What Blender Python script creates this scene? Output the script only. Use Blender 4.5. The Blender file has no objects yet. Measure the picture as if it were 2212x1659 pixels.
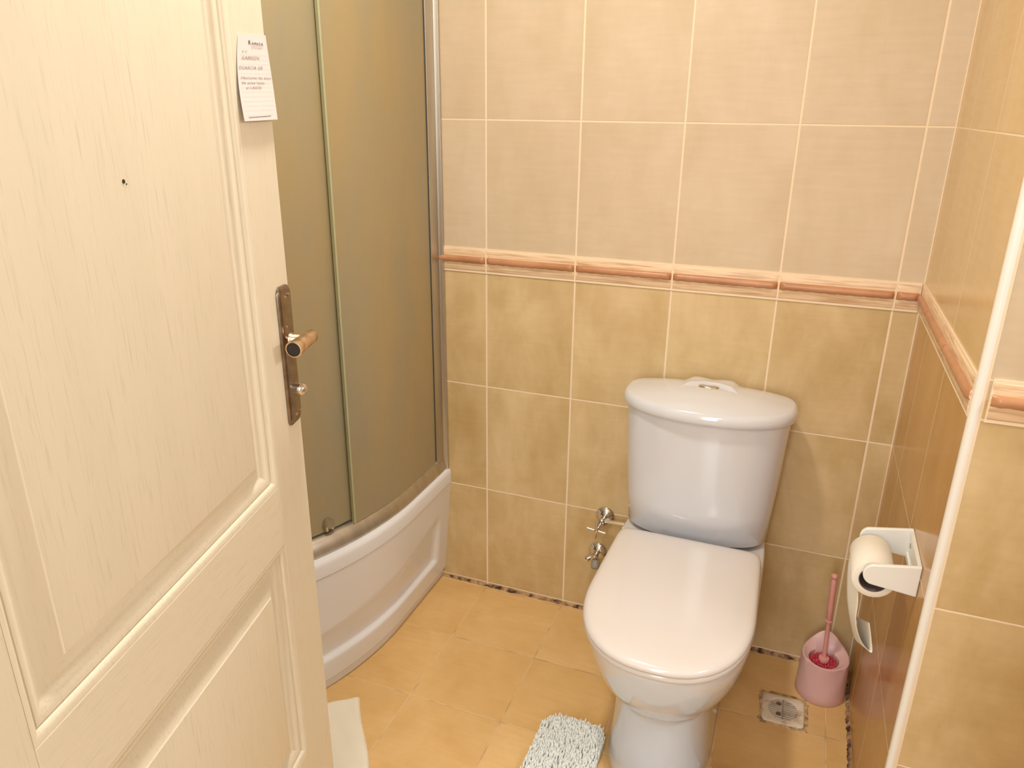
import bpy, bmesh, math, random
from mathutils import Vector, Matrix
random.seed(4)
PI = math.pi
S = bpy.context.scene
COL = S.collection
W, H = 2212, 1659

# ------------------------------------------------------------------ camera
F = 1629.75
CAM = Vector((0.7929, -1.8663, 1.4265))
YAW, PIT, ROL = -0.36633, -0.35235, 0.00956
_f = Vector((math.sin(YAW)*math.cos(PIT), math.cos(YAW)*math.cos(PIT), math.sin(PIT)))
_r = Vector((math.cos(YAW), -math.sin(YAW), 0))
_u = _r.cross(_f)
_r2 = _r*math.cos(ROL) + _u*math.sin(ROL)
_u2 = -_r*math.sin(ROL) + _u*math.cos(ROL)
cam = bpy.data.cameras.new('camera')
cam_o = bpy.data.objects.new('camera', cam)
COL.objects.link(cam_o)
cam.sensor_width = 36; cam.sensor_fit = 'HORIZONTAL'
cam.lens = F/W*36
cam.clip_start = 0.02
m = Matrix.Identity(4)
for i in range(3):
    m[i][0] = _r2[i]; m[i][1] = _u2[i]; m[i][2] = -_f[i]; m[i][3] = CAM[i]
cam_o.matrix_world = m
S.camera = cam_o

# ------------------------------------------------------------------ world, exposure, lights
w = bpy.data.worlds.new('world'); S.world = w; w.use_nodes = True
w.node_tree.nodes['Background'].inputs[0].default_value = (1, 0.95, 0.88, 1)
w.node_tree.nodes['Background'].inputs[1].default_value = 0.6
S.view_settings.view_transform = 'Standard'
S.view_settings.look = 'None'
S.view_settings.gamma = 1
S.view_settings.use_curve_mapping = False
S.view_settings.exposure = -0.05


def light(name, kind, loc, energy, color, size, size_y=None, aim=None):
    l = bpy.data.lights.new(name, 'AREA'); l.energy = energy; l.color = color
    l.shape = kind; l.size = size
    if size_y: l.size_y = size_y
    o = bpy.data.objects.new(name, l); COL.objects.link(o); o.location = loc
    if aim: o.rotation_euler = (Vector(aim)-Vector(loc)).to_track_quat('-Z', 'Y').to_euler()
    return o


light('ceiling_lamp_light', 'DISK', (0.26, -0.85, 2.36), 15.5, (1.0, 0.93, 0.81), 0.16)
light('hall_window_light', 'RECTANGLE', (0.60, -3.30, 1.60), 25, (0.90, 0.94, 1.0), 0.42, 1.7, (0.75, 0, 0.6))
light('door_fill_light', 'RECTANGLE', (1.985, -1.15, 1.92), 8.8, (0.97, 0.99, 1.0), 0.5, 0.07, (0.3, -1.2, 1.1))  # added strip on the unseen right side, brightens the door
light('hall_fill_light', 'DISK', (0.80, -2.55, 2.36), 8, (1.0, 0.95, 0.88), 0.3)  # added fill in the unseen hall, no fixture modelled

# ------------------------------------------------------------------ materials
def _new(name):
    m = bpy.data.materials.new(name); m.use_nodes = True
    nt = m.node_tree
    return m, nt, nt.nodes['Principled BSDF']


def srgb(r, g, b):
    f = lambda c: ((c/255+0.055)/1.055)**2.4 if c > 10 else c/255/12.92
    return (f(r), f(g), f(b), 1)


def mat(name, col, rough=0.5, metal=0, coat=0, noise=None, bump=None, trans=0, sss=0, spec=0.5, alpha=1):
    m, nt, b = _new(name)
    b.inputs['Base Color'].default_value = col
    b.inputs['Roughness'].default_value = rough
    b.inputs['Metallic'].default_value = metal
    b.inputs['Coat Weight'].default_value = coat
    b.inputs['Coat Roughness'].default_value = 0.06
    b.inputs['Transmission Weight'].default_value = trans
    b.inputs['Specular IOR Level'].default_value = spec
    b.inputs['Alpha'].default_value = alpha
    if sss:
        b.inputs['Subsurface Weight'].default_value = sss
        b.inputs['Subsurface Scale'].default_value = 0.01
    tc = nt.nodes.new('ShaderNodeTexCoord')
    if noise:
        sc, col2, lo, hi = noise[:4]
        n = nt.nodes.new('ShaderNodeTexNoise'); n.inputs['Scale'].default_value = sc; n.inputs['Detail'].default_value = 5
        if len(noise) > 4:
            mp = nt.nodes.new('ShaderNodeMapping'); mp.inputs['Scale'].default_value = noise[4]
            nt.links.new(tc.outputs['Object'], mp.inputs[0]); nt.links.new(mp.outputs[0], n.inputs[0])
        else:
            nt.links.new(tc.outputs['Object'], n.inputs[0])
        r = nt.nodes.new('ShaderNodeMapRange'); r.inputs[1].default_value = lo; r.inputs[2].default_value = hi
        nt.links.new(n.outputs[0], r.inputs[0])
        mx = nt.nodes.new('ShaderNodeMix'); mx.data_type = 'RGBA'
        mx.inputs[6].default_value = col; mx.inputs[7].default_value = col2
        nt.links.new(r.outputs[0], mx.inputs[0]); nt.links.new(mx.outputs[2], b.inputs['Base Color'])
    if bump:
        sc, st, dist = bump[:3]
        n = nt.nodes.new('ShaderNodeTexNoise'); n.inputs['Scale'].default_value = sc; n.inputs['Detail'].default_value = 4
        mp = nt.nodes.new('ShaderNodeMapping')
        if len(bump) > 3: mp.inputs['Scale'].default_value = bump[3]
        nt.links.new(tc.outputs['Object'], mp.inputs[0]); nt.links.new(mp.outputs[0], n.inputs[0])
        bp = nt.nodes.new('ShaderNodeBump'); bp.inputs['Strength'].default_value = st; bp.inputs['Distance'].default_value = dist
        nt.links.new(n.outputs[0], bp.inputs['Height']); nt.links.new(bp.outputs[0], b.inputs['Normal'])
    return m


def tile_mat(name, axis_u, u0, pu, axis_v, v0, pv, cols_lo, cols_hi=None, split=1.034, skip=0.0,
             grout=srgb(244, 222, 192), gw=0.0024, gwv=0.0018, rough=0.42, cloud=9.0, stretch=(1, 1, 1), var=0.25, dirt=None, spec=0.28):
    m, nt, b = _new(name)
    N, L = nt.nodes, nt.links
    tc = N.new('ShaderNodeTexCoord'); sep = N.new('ShaderNodeSeparateXYZ'); L.new(tc.outputs['Object'], sep.inputs[0])

    def M(op, a, bb=None, c=None):
        n = N.new('ShaderNodeMath'); n.operation = op
        for i, v in enumerate((a, bb, c)):
            if v is None: continue
            if isinstance(v, (int, float)): n.inputs[i].default_value = v
            else: L.new(v, n.inputs[i])
        return n.outputs[0]
    u = sep.outputs[axis_u]; v = sep.outputs[axis_v]
    up = M('GREATER_THAN', v, split) if cols_hi else None
    if cols_hi: v = M('SUBTRACT', v, M('MULTIPLY', up, skip))
    gu = M('DIVIDE', M('SUBTRACT', u, u0), pu); gv = M('DIVIDE', M('SUBTRACT', v, v0), pv)
    fu = M('FRACT', gu); fv = M('FRACT', gv)
    du = M('MULTIPLY', M('MINIMUM', fu, M('SUBTRACT', 1.0, fu)), pu)
    dv = M('MULTIPLY', M('MINIMUM', fv, M('SUBTRACT', 1.0, fv)), pv)

    def soft(d, g):
        r = N.new('ShaderNodeMapRange'); r.interpolation_type = 'SMOOTHSTEP'
        r.inputs[1].default_value = g*0.75; r.inputs[2].default_value = g*1.3
        r.inputs[3].default_value = 1; r.inputs[4].default_value = 0
        L.new(d, r.inputs[0]); return r.outputs[0]
    mask = M('MAXIMUM', soft(du, gw), soft(dv, gwv))
    idx = N.new('ShaderNodeCombineXYZ'); L.new(M('FLOOR', gu), idx.inputs[0]); L.new(M('FLOOR', gv), idx.inputs[1])
    wn = N.new('ShaderNodeTexWhiteNoise'); wn.noise_dimensions = '3D'; L.new(idx.outputs[0], wn.inputs[0])
    off = N.new('ShaderNodeVectorMath'); off.operation = 'MULTIPLY_ADD'
    L.new(wn.outputs['Color'], off.inputs[0]); off.inputs[1].default_value = (7, 7, 7); L.new(tc.outputs['Object'], off.inputs[2])
    mp = N.new('ShaderNodeMapping'); mp.inputs['Scale'].default_value = stretch; L.new(off.outputs[0], mp.inputs[0])
    ns = N.new('ShaderNodeTexNoise'); ns.inputs['Scale'].default_value = cloud; ns.inputs['Detail'].default_value = 4
    b.inputs['Specular IOR Level'].default_value = spec
    ns.inputs['Roughness'].default_value = 0.6; ns.inputs['Distortion'].default_value = 0.3
    L.new(mp.outputs[0], ns.inputs[0])
    fac = N.new('ShaderNodeMapRange'); fac.inputs[1].default_value = 0.3; fac.inputs[2].default_value = 0.7
    L.new(ns.outputs[0], fac.inputs[0])
    ff = M('ADD', M('MULTIPLY', fac.outputs[0], 1-var), M('MULTIPLY', wn.outputs['Value'], var))

    def mixc(f, a, c):
        x = N.new('ShaderNodeMix'); x.data_type = 'RGBA'
        if isinstance(f, (int, float)): x.inputs[0].default_value = f
        else: L.new(f, x.inputs[0])
        for i, q in ((6, a), (7, c)):
            if isinstance(q, tuple): x.inputs[i].default_value = q
            else: L.new(q, x.inputs[i])
        return x.outputs[2]
    c = mixc(ff, cols_lo[0], cols_lo[1])
    if cols_hi: c = mixc(up, c, mixc(ff, cols_hi[0], cols_hi[1]))
    # fine linen streaks of the glaze
    n2 = N.new('ShaderNodeTexNoise'); n2.inputs['Scale'].default_value = 90; n2.inputs['Detail'].default_value = 2
    mp2 = N.new('ShaderNodeMapping'); sc2 = [1, 1, 1]; sc2[axis_u] = 0.12; mp2.inputs['Scale'].default_value = sc2
    L.new(tc.outputs['Object'], mp2.inputs[0]); L.new(mp2.outputs[0], n2.inputs[0])
    hs = N.new('ShaderNodeHueSaturation'); L.new(c, hs.inputs['Color'])
    L.new(M('ADD', 0.94, M('MULTIPLY', n2.outputs[0], 0.12)), hs.inputs['Value'])
    c = mixc(mask, hs.outputs[0], grout)
    if dirt:
        n3 = N.new('ShaderNodeTexNoise'); n3.inputs['Scale'].default_value = 14; n3.inputs['Detail'].default_value = 6
        L.new(tc.outputs['Object'], n3.inputs[0])
        dm = N.new('ShaderNodeMapRange'); dm.inputs[1].default_value = 0.5; dm.inputs[2].default_value = 0.62
        L.new(n3.outputs[0], dm.inputs[0])
        c = mixc(M('MULTIPLY', M('MULTIPLY', dm.outputs[0], mask), 0.4), c, dirt)
    L.new(c, b.inputs['Base Color'])
    L.new(M('ADD', rough, M('MULTIPLY', mask, 0.4)), b.inputs['Roughness'])
    bp = N.new('ShaderNodeBump'); bp.inputs['Strength'].default_value = 0.5; bp.inputs['Distance'].default_value = 0.0015
    L.new(M('SUBTRACT', 1.0, mask), bp.inputs['Height']); L.new(bp.outputs[0], b.inputs['Normal'])
    return m


LO = (srgb(192, 162, 108), srgb(226, 201, 158))
HI = (srgb(206, 184, 152), srgb(220, 200, 174))
LO_R_WARMLIT = (srgb(184, 138, 78), srgb(204, 160, 98))  # same tile as LO, with dim warm light put into its colour
HI_R_WARMLIT = (srgb(212, 180, 128), srgb(222, 194, 146))  # same tile as HI, warm light put into its colour
M_tile_back = tile_mat('wall_tile_back', 0, 0.0, 0.25, 2, 0.343, 0.33, LO, HI, skip=0.062, stretch=(1, 1, .5))
M_tile_ret = tile_mat('wall_tile_return_warmlit', 1, -0.16, 0.25, 2, 0.343, 0.33, LO_R_WARMLIT, HI_R_WARMLIT, skip=0.062, gw=0.0015, gwv=0.0014, rough=0.2, spec=.25, stretch=(1, 1, .5))
M_tile_front = tile_mat('wall_tile_front', 0, 1.066, 0.25, 2, 0.343, 0.33, LO, HI, skip=0.062, stretch=(1, 1, .5))
M_tile_left = tile_mat('wall_tile_left', 1, 0.0, 0.25, 2, 0.343, 0.33, LO, HI, skip=0.062)
M_floor = tile_mat('floor_tile', 0, 0.0, 0.25, 1, -0.262, 0.248, (srgb(218, 176, 114), srgb(236, 199, 142)), grout=srgb(232, 200, 152),
                   gw=0.0015, gwv=0.0015, rough=0.35, cloud=7, var=0.3, dirt=srgb(120, 88, 60))
M_plaster = mat('painted_plaster', srgb(236, 228, 214), 0.8)
M_ceil = mat('ceiling_paint', srgb(240, 234, 222), 0.85)
M_china = mat('white_porcelain', srgb(220, 222, 228), 0.12, coat=0.6, spec=0.6)
M_acryl = mat('white_acrylic', srgb(236, 237, 244), 0.25, coat=0.2)
M_seat = mat('white_seat_plastic', srgb(228, 222, 220), 0.16, coat=0.5)
M_chrome = mat('chrome', (0.72, 0.70, 0.68, 1), 0.10, 1)
M_satin = mat('satin_aluminium', (0.62, 0.59, 0.53, 1), 0.42, 1, noise=(30, (0.54, 0.51, 0.46, 1), 0.4, 0.6, (1, 1, .1)))
M_bronze = mat('worn_brass_nickel', (0.30, 0.25, 0.21, 1), 0.22, 1, noise=(60, (0.22, 0.17, 0.14, 1), 0.4, 0.65))
M_lever = mat('worn_lever_metal', (0.80, 0.60, 0.42, 1), 0.30, 1, noise=(80, (0.55, 0.40, 0.28, 1), 0.4, 0.65))
M_hole_shade = mat('hole_shade', (0.03, 0.025, 0.02, 1), 0.8)  # near-black colour stands in for shade inside holes
M_trim = mat('white_plastic_trim', srgb(244, 240, 232), 0.35)
M_tp_plastic = mat('white_plastic', srgb(240, 240, 236), 0.3)
M_paper = mat('tissue_paper', srgb(246, 240, 228), 0.95, bump=(300, .3, .0005))
M_core = mat('grey_cardboard', srgb(110, 96, 96), 0.9)
M_pink = mat('pink_translucent_plastic', srgb(224, 184, 182), 0.38, sss=0.3, coat=0.1)
M_pinkh = mat('pink_handle_plastic', srgb(226, 160, 152), 0.3)
M_red = mat('raspberry_bristles', srgb(240, 98, 118), 0.6, noise=(160, srgb(196, 52, 72), .4, .6))
M_grate = mat('drain_plastic', srgb(236, 222, 202), 0.5, noise=(40, srgb(200, 178, 150), .5, .7))
M_cloth = mat('white_terry_cloth', srgb(246, 240, 224), 0.95, bump=(260, .4, .001))
M_mat = mat('pale_blue_white_chenille', srgb(236, 240, 238), 0.95)
M_mat_b = mat('mat_backing', srgb(210, 214, 206), 0.95)
M_note = mat('note_paper', srgb(236, 228, 230), 0.8)
M_ink = mat('dark_print', srgb(70, 52, 52), 0.8)
M_pen = mat('grey_pen_strokes', srgb(168, 158, 156), 0.9)
M_rule = mat('faint_ruling', srgb(206, 196, 194), 0.9)
M_seal = mat('mouldy_sealant', srgb(186, 150, 112), 0.8, noise=(38, srgb(70, 44, 36), 0.42, 0.60, (1, 1, .3)), bump=(60, .8, .003))
M_glass_dark = mat('grey_gasket', srgb(70, 72, 66), 0.5)
M_shade = mat('lamp_dish', srgb(250, 246, 236), 0.4)
M_shade.node_tree.nodes['Principled BSDF'].inputs['Emission Color'].default_value = (1, .85, .62, 1)
M_shade.node_tree.nodes['Principled BSDF'].inputs['Emission Strength'].default_value = 3


def wood_mat(name, axis):
    m, nt, b = _new(name); N, L = nt.nodes, nt.links
    tc = N.new('ShaderNodeTexCoord'); mp = N.new('ShaderNodeMapping')
    sc = [1, 1, 1]
    for i in range(3): sc[i] = 1.0 if i != axis else 0.045
    mp.inputs['Scale'].default_value = sc; L.new(tc.outputs['Object'], mp.inputs[0])
    n = N.new('ShaderNodeTexNoise'); n.inputs['Scale'].default_value = 420; n.inputs['Detail'].default_value = 3
    L.new(mp.outputs[0], n.inputs[0])
    n1 = N.new('ShaderNodeTexNoise'); n1.inputs['Scale'].default_value = 18; n1.inputs['Detail'].default_value = 3; L.new(mp.outputs[0], n1.inputs[0])
    r = N.new('ShaderNodeMapRange'); r.inputs[1].default_value = 0.56; r.inputs[2].default_value = 0.74; L.new(n.outputs[0], r.inputs[0])
    mul = N.new('ShaderNodeMath'); mul.operation = 'MULTIPLY'; L.new(r.outputs[0], mul.inputs[0]); mul.inputs[1].default_value = 0.45
    mx = N.new('ShaderNodeMix'); mx.data_type = 'RGBA'
    mx.inputs[6].default_value = srgb(240, 232, 214); mx.inputs[7].default_value = srgb(206, 198, 178)
    L.new(mul.outputs[0], mx.inputs[0])
    mx2 = N.new('ShaderNodeMix'); mx2.data_type = 'RGBA'
    r2 = N.new('ShaderNodeMapRange'); r2.inputs[1].default_value = 0.4; r2.inputs[2].default_value = 0.7; r2.inputs[4].default_value = 0.35
    L.new(n1.outputs[0], r2.inputs[0]); L.new(r2.outputs[0], mx2.inputs[0]); L.new(mx.outputs[2], mx2.inputs[6])
    mx2.inputs[7].default_value = srgb(232, 226, 204)
    L.new(mx2.outputs[2], b.inputs['Base Color'])
    b.inputs['Roughness'].default_value = 0.33
    bp = N.new('ShaderNodeBump'); bp.inputs['Strength'].default_value = 0.25; bp.inputs['Distance'].default_value = 0.0006; bp.invert = True
    L.new(n.outputs[0], bp.inputs['Height']); L.new(bp.outputs[0], b.inputs['Normal'])
    return m


M_door = wood_mat('cream_painted_woodgrain', 2)
M_door_h = wood_mat('cream_painted_woodgrain_cross', 0)


def frosted():
    m, nt, b = _new('frosted_shower_glass'); N, L = nt.nodes, nt.links
    out = N['Material Output']
    b.inputs['Base Color'].default_value = srgb(230, 208, 164)
    b.inputs['Roughness'].default_value = 0.35
    tr = N.new('ShaderNodeBsdfTranslucent'); tr.inputs[0].default_value = srgb(206, 198, 160)
    gl = N.new('ShaderNodeBsdfGlass'); gl.inputs[0].default_value = (0.82, 0.86, 0.74, 1); gl.inputs['Roughness'].default_value = 0.42; gl.inputs['IOR'].default_value = 1.25
    mx = N.new('ShaderNodeMixShader'); mx.inputs[0].default_value = 0.5; L.new(tr.outputs[0], mx.inputs[1]); L.new(gl.outputs[0], mx.inputs[2])
    mx2 = N.new('ShaderNodeMixShader'); mx2.inputs[0].default_value = 0.38; L.new(b.outputs[0], mx2.inputs[1]); L.new(mx.outputs[0], mx2.inputs[2])
    L.new(mx2.outputs[0], out.inputs[0])
    tc = N.new('ShaderNodeTexCoord')
    mpg = N.new('ShaderNodeMapping'); mpg.inputs['Scale'].default_value = (1, 1, .35); L.new(tc.outputs['Object'], mpg.inputs[0])
    ng = N.new('ShaderNodeTexNoise'); ng.inputs['Scale'].default_value = 6; ng.inputs['Detail'].default_value = 8; ng.inputs['Roughness'].default_value = .6; L.new(mpg.outputs[0], ng.inputs[0])
    rg_ = N.new('ShaderNodeMapRange'); rg_.inputs[1].default_value = .35; rg_.inputs[2].default_value = .65; L.new(ng.outputs[0], rg_.inputs[0])
    mg_ = N.new('ShaderNodeMix'); mg_.data_type = 'RGBA'; mg_.inputs[6].default_value = srgb(210, 188, 144); mg_.inputs[7].default_value = srgb(192, 184, 158)
    L.new(rg_.outputs[0], mg_.inputs[0]); L.new(mg_.outputs[2], b.inputs['Base Color'])
    n = N.new('ShaderNodeTexNoise'); n.inputs['Scale'].default_value = 320; L.new(tc.outputs['Object'], n.inputs[0])
    bp = N.new('ShaderNodeBump'); bp.inputs['Strength'].default_value = 0.25; bp.inputs['Distance'].default_value = 0.0008
    L.new(n.outputs[0], bp.inputs['Height'])
    for q in (b, tr, gl): L.new(bp.outputs[0], q.inputs['Normal'])
    return m


M_frost = frosted()
M_gedge = mat('pale_green_seal', srgb(184, 186, 152), 0.4)

# ------------------------------------------------------------------ helpers
def obj(name, bm, m=None, parent=None, smooth=None, bev=None, sub=0):
    me = bpy.data.meshes.new(name)
    if isinstance(bm, bpy.types.Mesh): me = bm
    else:
        bmesh.ops.recalc_face_normals(bm, faces=bm.faces[:])
        bm.to_mesh(me); bm.free()
    for x in (m if isinstance(m, (list, tuple)) else [m]):
        if x: me.materials.append(x)
    if smooth is not None:
        me.polygons.foreach_set('use_smooth', [True]*len(me.polygons))
        me.set_sharp_from_angle(angle=math.radians(smooth))
    o = bpy.data.objects.new(name, me); COL.objects.link(o)
    if parent: o.parent = parent
    if bev:
        b = o.modifiers.new('bevel', 'BEVEL'); b.width = bev; b.segments = 3; b.limit_method = 'ANGLE'; b.angle_limit = math.radians(40)
        me.polygons.foreach_set('use_smooth', [True]*len(me.polygons)); me.set_sharp_from_angle(angle=math.radians(80))
    if sub:
        s = o.modifiers.new('sub', 'SUBSURF'); s.levels = sub; s.render_levels = sub
    return o


def thing(name, label, cat, loc=(0, 0, 0), group=None):
    o = bpy.data.objects.new(name, None); COL.objects.link(o); o.location = loc
    o['label'] = label; o['category'] = cat
    if group: o['group'] = group
    return o


def struct(o):
    o['kind'] = 'structure'; return o


def box(bm, x0, x1, y0, y1, z0, z1, mi=0):
    vs = [bm.verts.new((x, y, z)) for z in (z0, z1) for y in (y0, y1) for x in (x0, x1)]
    for f in ((0, 1, 3, 2), (4, 6, 7, 5), (0, 4, 5, 1), (2, 3, 7, 6), (0, 2, 6, 4), (1, 5, 7, 3)):
        bm.faces.new([vs[i] for i in f]).material_index = mi
    return vs


def B(*a):
    bm = bmesh.new(); box(bm, *a); return bm


def loft(bm, rings, cap0=True, cap1=True, close=True, mi=0):
    R = [[bm.verts.new(p) for p in r] for r in rings]
    n = len(R[0])
    for a, b in zip(R, R[1:]):
        for i in range(n if close else n-1):
            j = (i+1) % n
            bm.faces.new((a[i], a[j], b[j], b[i])).material_index = mi
    if cap0: bm.faces.new(R[0][::-1]).material_index = mi
    if cap1: bm.faces.new(R[-1]).material_index = mi
    return R


def tube(bm, pts, rad, n=12, cap=True, mi=0):
    pts = [Vector(p) for p in pts]
    rads = rad if isinstance(rad, (list, tuple)) else [rad]*len(pts)
    t0 = (pts[1]-pts[0]).normalized()
    up = Vector((0, 0, 1)) if abs(t0.z) < 0.9 else Vector((1, 0, 0))
    rings = []
    for i, p in enumerate(pts):
        t = (pts[min(i+1, len(pts)-1)]-pts[max(i-1, 0)])
        if t.length < 1e-9: t = t0
        t = t.normalized()
        a = t.cross(up).normalized(); b = t.cross(a).normalized()
        up = a.cross(t)*1.0
        up = -b if (-b).dot(up) > 0 else b
        rings.append([p+rads[i]*(math.cos(2*PI*k/n)*a+math.sin(2*PI*k/n)*b) for k in range(n)])
    loft(bm, rings, cap, cap, True, mi)


def cyl(bm, p0, p1, r0, r1=None, n=24, mi=0):
    p0, p1 = Vector(p0), Vector(p1)
    t = (p1-p0).normalized(); up = Vector((0, 0, 1)) if abs(t.z) < 0.9 else Vector((1, 0, 0))
    a = t.cross(up).normalized(); b = t.cross(a)
    r1 = r0 if r1 is None else r1
    rg = lambda p, r: [p+r*(math.cos(2*PI*k/n)*a+math.sin(2*PI*k/n)*b) for k in range(n)]
    loft(bm, [rg(p0, r0), rg(p1, r1)], mi=mi)


def lathe(bm, c, axis, prof, n=32, cap0=True, cap1=True, mi=0):
    """prof: (distance along axis, radius)"""
    c = Vector(c); t = Vector(axis).normalized(); up = Vector((0, 0, 1)) if abs(t.z) < 0.9 else Vector((1, 0, 0))
    a = t.cross(up).normalized(); b = t.cross(a)
    loft(bm, [[c+t*h+r*(math.cos(2*PI*k/n)*a+math.sin(2*PI*k/n)*b) for k in range(n)] for h, r in prof], cap0, cap1, True, mi)


def smooth(t):
    t = max(0, min(1, t)); return t*t*(3-2*t)


# ------------------------------------------------------------------ room shell
XR, YC = 1.055, -0.668
XL, YF = -1.10, -1.62
CEIL = 2.40
struct(obj('floor', B(-1.25, 2.3, -3.5, 0.12, -0.1, 0), M_floor))
struct(obj('ceiling', B(-1.25, 2.3, -3.5, 0.12, CEIL, CEIL+0.08), M_ceil))
struct(obj('wall_back', B(XL-.1, XR+.1, 0, 0.1, 0, CEIL), M_tile_back))
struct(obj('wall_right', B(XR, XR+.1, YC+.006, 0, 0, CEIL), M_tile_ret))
struct(obj('wall_right_front', B(XR+.1, 2.1, YC, YC+.1, 0, CEIL), M_tile_front))
bm = B(XR+.006, XR+.1, YC, YC+.006, 0, CEIL); struct(obj('wall_right_corner', bm, M_tile_front))
struct(obj('wall_left', B(XL-.1, XL, YF, 0, 0, CEIL), M_tile_left))
struct(obj('wall_far_right', B(2.1, 2.2, YF, YC, 0, CEIL), M_tile_left))
bm = bmesh.new()
DX0, DX1, DZ = 0.19, 0.97, 2.03
box(bm, XL-.1, DX0, YF-.12, YF, 0, CEIL); box(bm, DX1, 2.2, YF-.12, YF, 0, CEIL); box(bm, DX0, DX1, YF-.12, YF, DZ, CEIL)
struct(obj('wall_front', bm, M_plaster))
bm = bmesh.new()
box(bm, -1.2, -1.1, -3.5, YF-.12, 0, CEIL); struct(obj('wall_hall_left', bm, M_plaster))
struct(obj('wall_hall_right', B(2.1, 2.2, -3.5, YF-.12, 0, CEIL), M_plaster))
bm = bmesh.new()
box(bm, -1.1, 0.35, -3.5, -3.4, 0, CEIL); box(bm, .85, 2.1, -3.5, -3.4, 0, CEIL); box(bm, .35, .85, -3.5, -3.4, 0, 0.5); box(bm, .35, .85, -3.5, -3.4, 2.34, CEIL)
struct(obj('wall_hall_back', bm, M_plaster))
bm = bmesh.new()
for a in ((.35, .385, .5, 2.34), (.815, .85, .5, 2.34), (.385, .815, .5, .54), (.385, .815, 2.3, 2.34)):
    box(bm, a[0], a[1], -3.45, -3.40, a[2], a[3])
struct(obj('window_1', bm, M_trim))
bm = bmesh.new()
box(bm, DX0, DX0+.012, YF-.13, YF+.01, 0, DZ); box(bm, DX1-.012, DX1, YF-.13, YF+.01, 0, DZ); box(bm, DX0, DX1, YF-.13, YF+.01, DZ-.012, DZ)
struct(obj('trim_door_frame', bm, M_door))

# border tiles (dado): cream strips with a brown half-round in the middle
M_cream = mat('border_cream_glaze', srgb(238, 208, 172), 0.35, noise=(190, srgb(204, 164, 124), 0.46, 0.66, (.05, .05, 1)))
M_brown = mat('border_brown_glaze', srgb(182, 126, 88), 0.3, noise=(12, srgb(200, 146, 106), 0.35, 0.65))
M_grout = mat('pale_grout', srgb(244, 222, 192), 0.8)


def dado(name, org, du, nv, joints, gap):
    org, du, nv = Vector(org), Vector(du), Vector(nv)
    bm = bmesh.new()
    z0, z1 = 1.0055, 1.0625
    prof = [(0, z0, 0), (.0035, z0+.0005, 0), (.0045, z0+.002, 0), (.0045, 1.0265, 0)]
    nb = 9
    for i in range(nb+1):
        t = PI*i/nb
        prof.append((.0045+.0085*math.sin(t)**.8 if 0 < i < nb else .0045, 1.0355-.0088*math.cos(t), 1))
    prof += [(.0045, z1-.002, 0), (.0035, z1-.0005, 0), (0, z1, 0)]
    for a, b in zip(joints, joints[1:]):
        a, b = a+gap/2, b-gap/2
        if b-a < .004: continue
        n = max(2, int((b-a)/.006)); rings = []
        for k in range(n+1):
            u = a+(b-a)*k/n
            e = 1-0.55*math.exp(-min(u-a, b-u)/.0025)
            wv = .0006*math.sin(u*230)+.0004*math.sin(u*571+1)
            rings.append([org+du*u+nv*(v*(e if m else 1))+Vector((0, 0, z+(wv if (m and z < 1.033) else 0))) for v, z, m in prof])
        R = [[bm.verts.new(p) for p in r] for r in rings]
        for x, y in zip(R, R[1:]):
            for i in range(len(prof)-1):
                f = bm.faces.new((x[i], x[i+1], y[i+1], y[i])); f.material_index = 1 if (prof[i][2] and prof[i+1][2]) else 0
        bm.faces.new(R[0]); bm.faces.new(R[-1][::-1])
    # grout bed
    a, b = joints[0], joints[-1]
    q = [org+du*u+nv*v+Vector((0, 0, z)) for z in (1.0005, 1.0672) for v in (0, .0028) for u in (a, b)]
    vs = [bm.verts.new(p) for p in q]
    for f in ((0, 1, 3, 2), (4, 6, 7, 5), (0, 4, 5, 1), (2, 3, 7, 6), (0, 2, 6, 4), (1, 5, 7, 3)):
        bm.faces.new([vs[i] for i in f]).material_index = 2
    return struct(obj(name, bm, (M_cream, M_brown, M_grout), smooth=50))


dado('trim_border_back', (0, 0, 0), (1, 0, 0), (0, -1, 0), [-1.1, -1.0, -.75, -.5, -.25, 0, .25, .5, .75, 1.0, 1.05], .0045)
dado('trim_border_right', (XR, 0, 0), (0, -1, 0), (-1, 0, 0), [.006, .16, .41, .656], .003)
dado('trim_border_front', (0, YC, 0), (1, 0, 0), (0, -1, 0), [1.072, 1.316, 1.566, 1.816, 2.09], .0045)
# white corner bead
bm = bmesh.new()
pr = [(1.0530, -.655), (1.0518, -.662), (1.0520, -.667), (1.0535, -.6705), (1.057, -.672), (1.0610, -.6715), (1.0635, -.6695), (1.0635, -.667), (1.056, -.667), (1.0548, -.66), (1.0548, -.655)]
loft(bm, [[(x, y, z) for x, y in pr] for z in (0.001, CEIL-.001)])
struct(obj('trim_corner_bead', bm, M_trim, smooth=50))
# inner corner grout
struct(obj('trim_corner_grout', B(XR-.003, XR-.0002, -.003, -.0002, .001, CEIL-.001), M_grout))

# mouldy sealant along wall foot
def bead(name, pts, side):
    bm = bmesh.new(); n = 200; rings = []
    a, b = Vector(pts[0]), Vector(pts[1]); sd = Vector(side)
    for k in range(n+1):
        p = a.lerp(b, k/n); r = .0050+.0035*random.random()+.0012*math.sin(k*.7)
        rings.append([p-sd*.0, p+sd*r*1.1+Vector((0, 0, .0003)), p+sd*r*.75+Vector((0, 0, r*.5)), p+sd*.2*r+Vector((0, 0, r*.95)), p+Vector((0, 0, r*1.15))])
    loft(bm, rings)
    return struct(obj(name, bm, M_seal, smooth=70))


bead('trim_sealant_back', ((-.15, 0, 0), (XR, 0, 0)), (0, -1, 0))
bead('trim_sealant_right', ((XR, 0, 0), (XR, YC, 0)), (-1, 0, 0))

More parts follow.
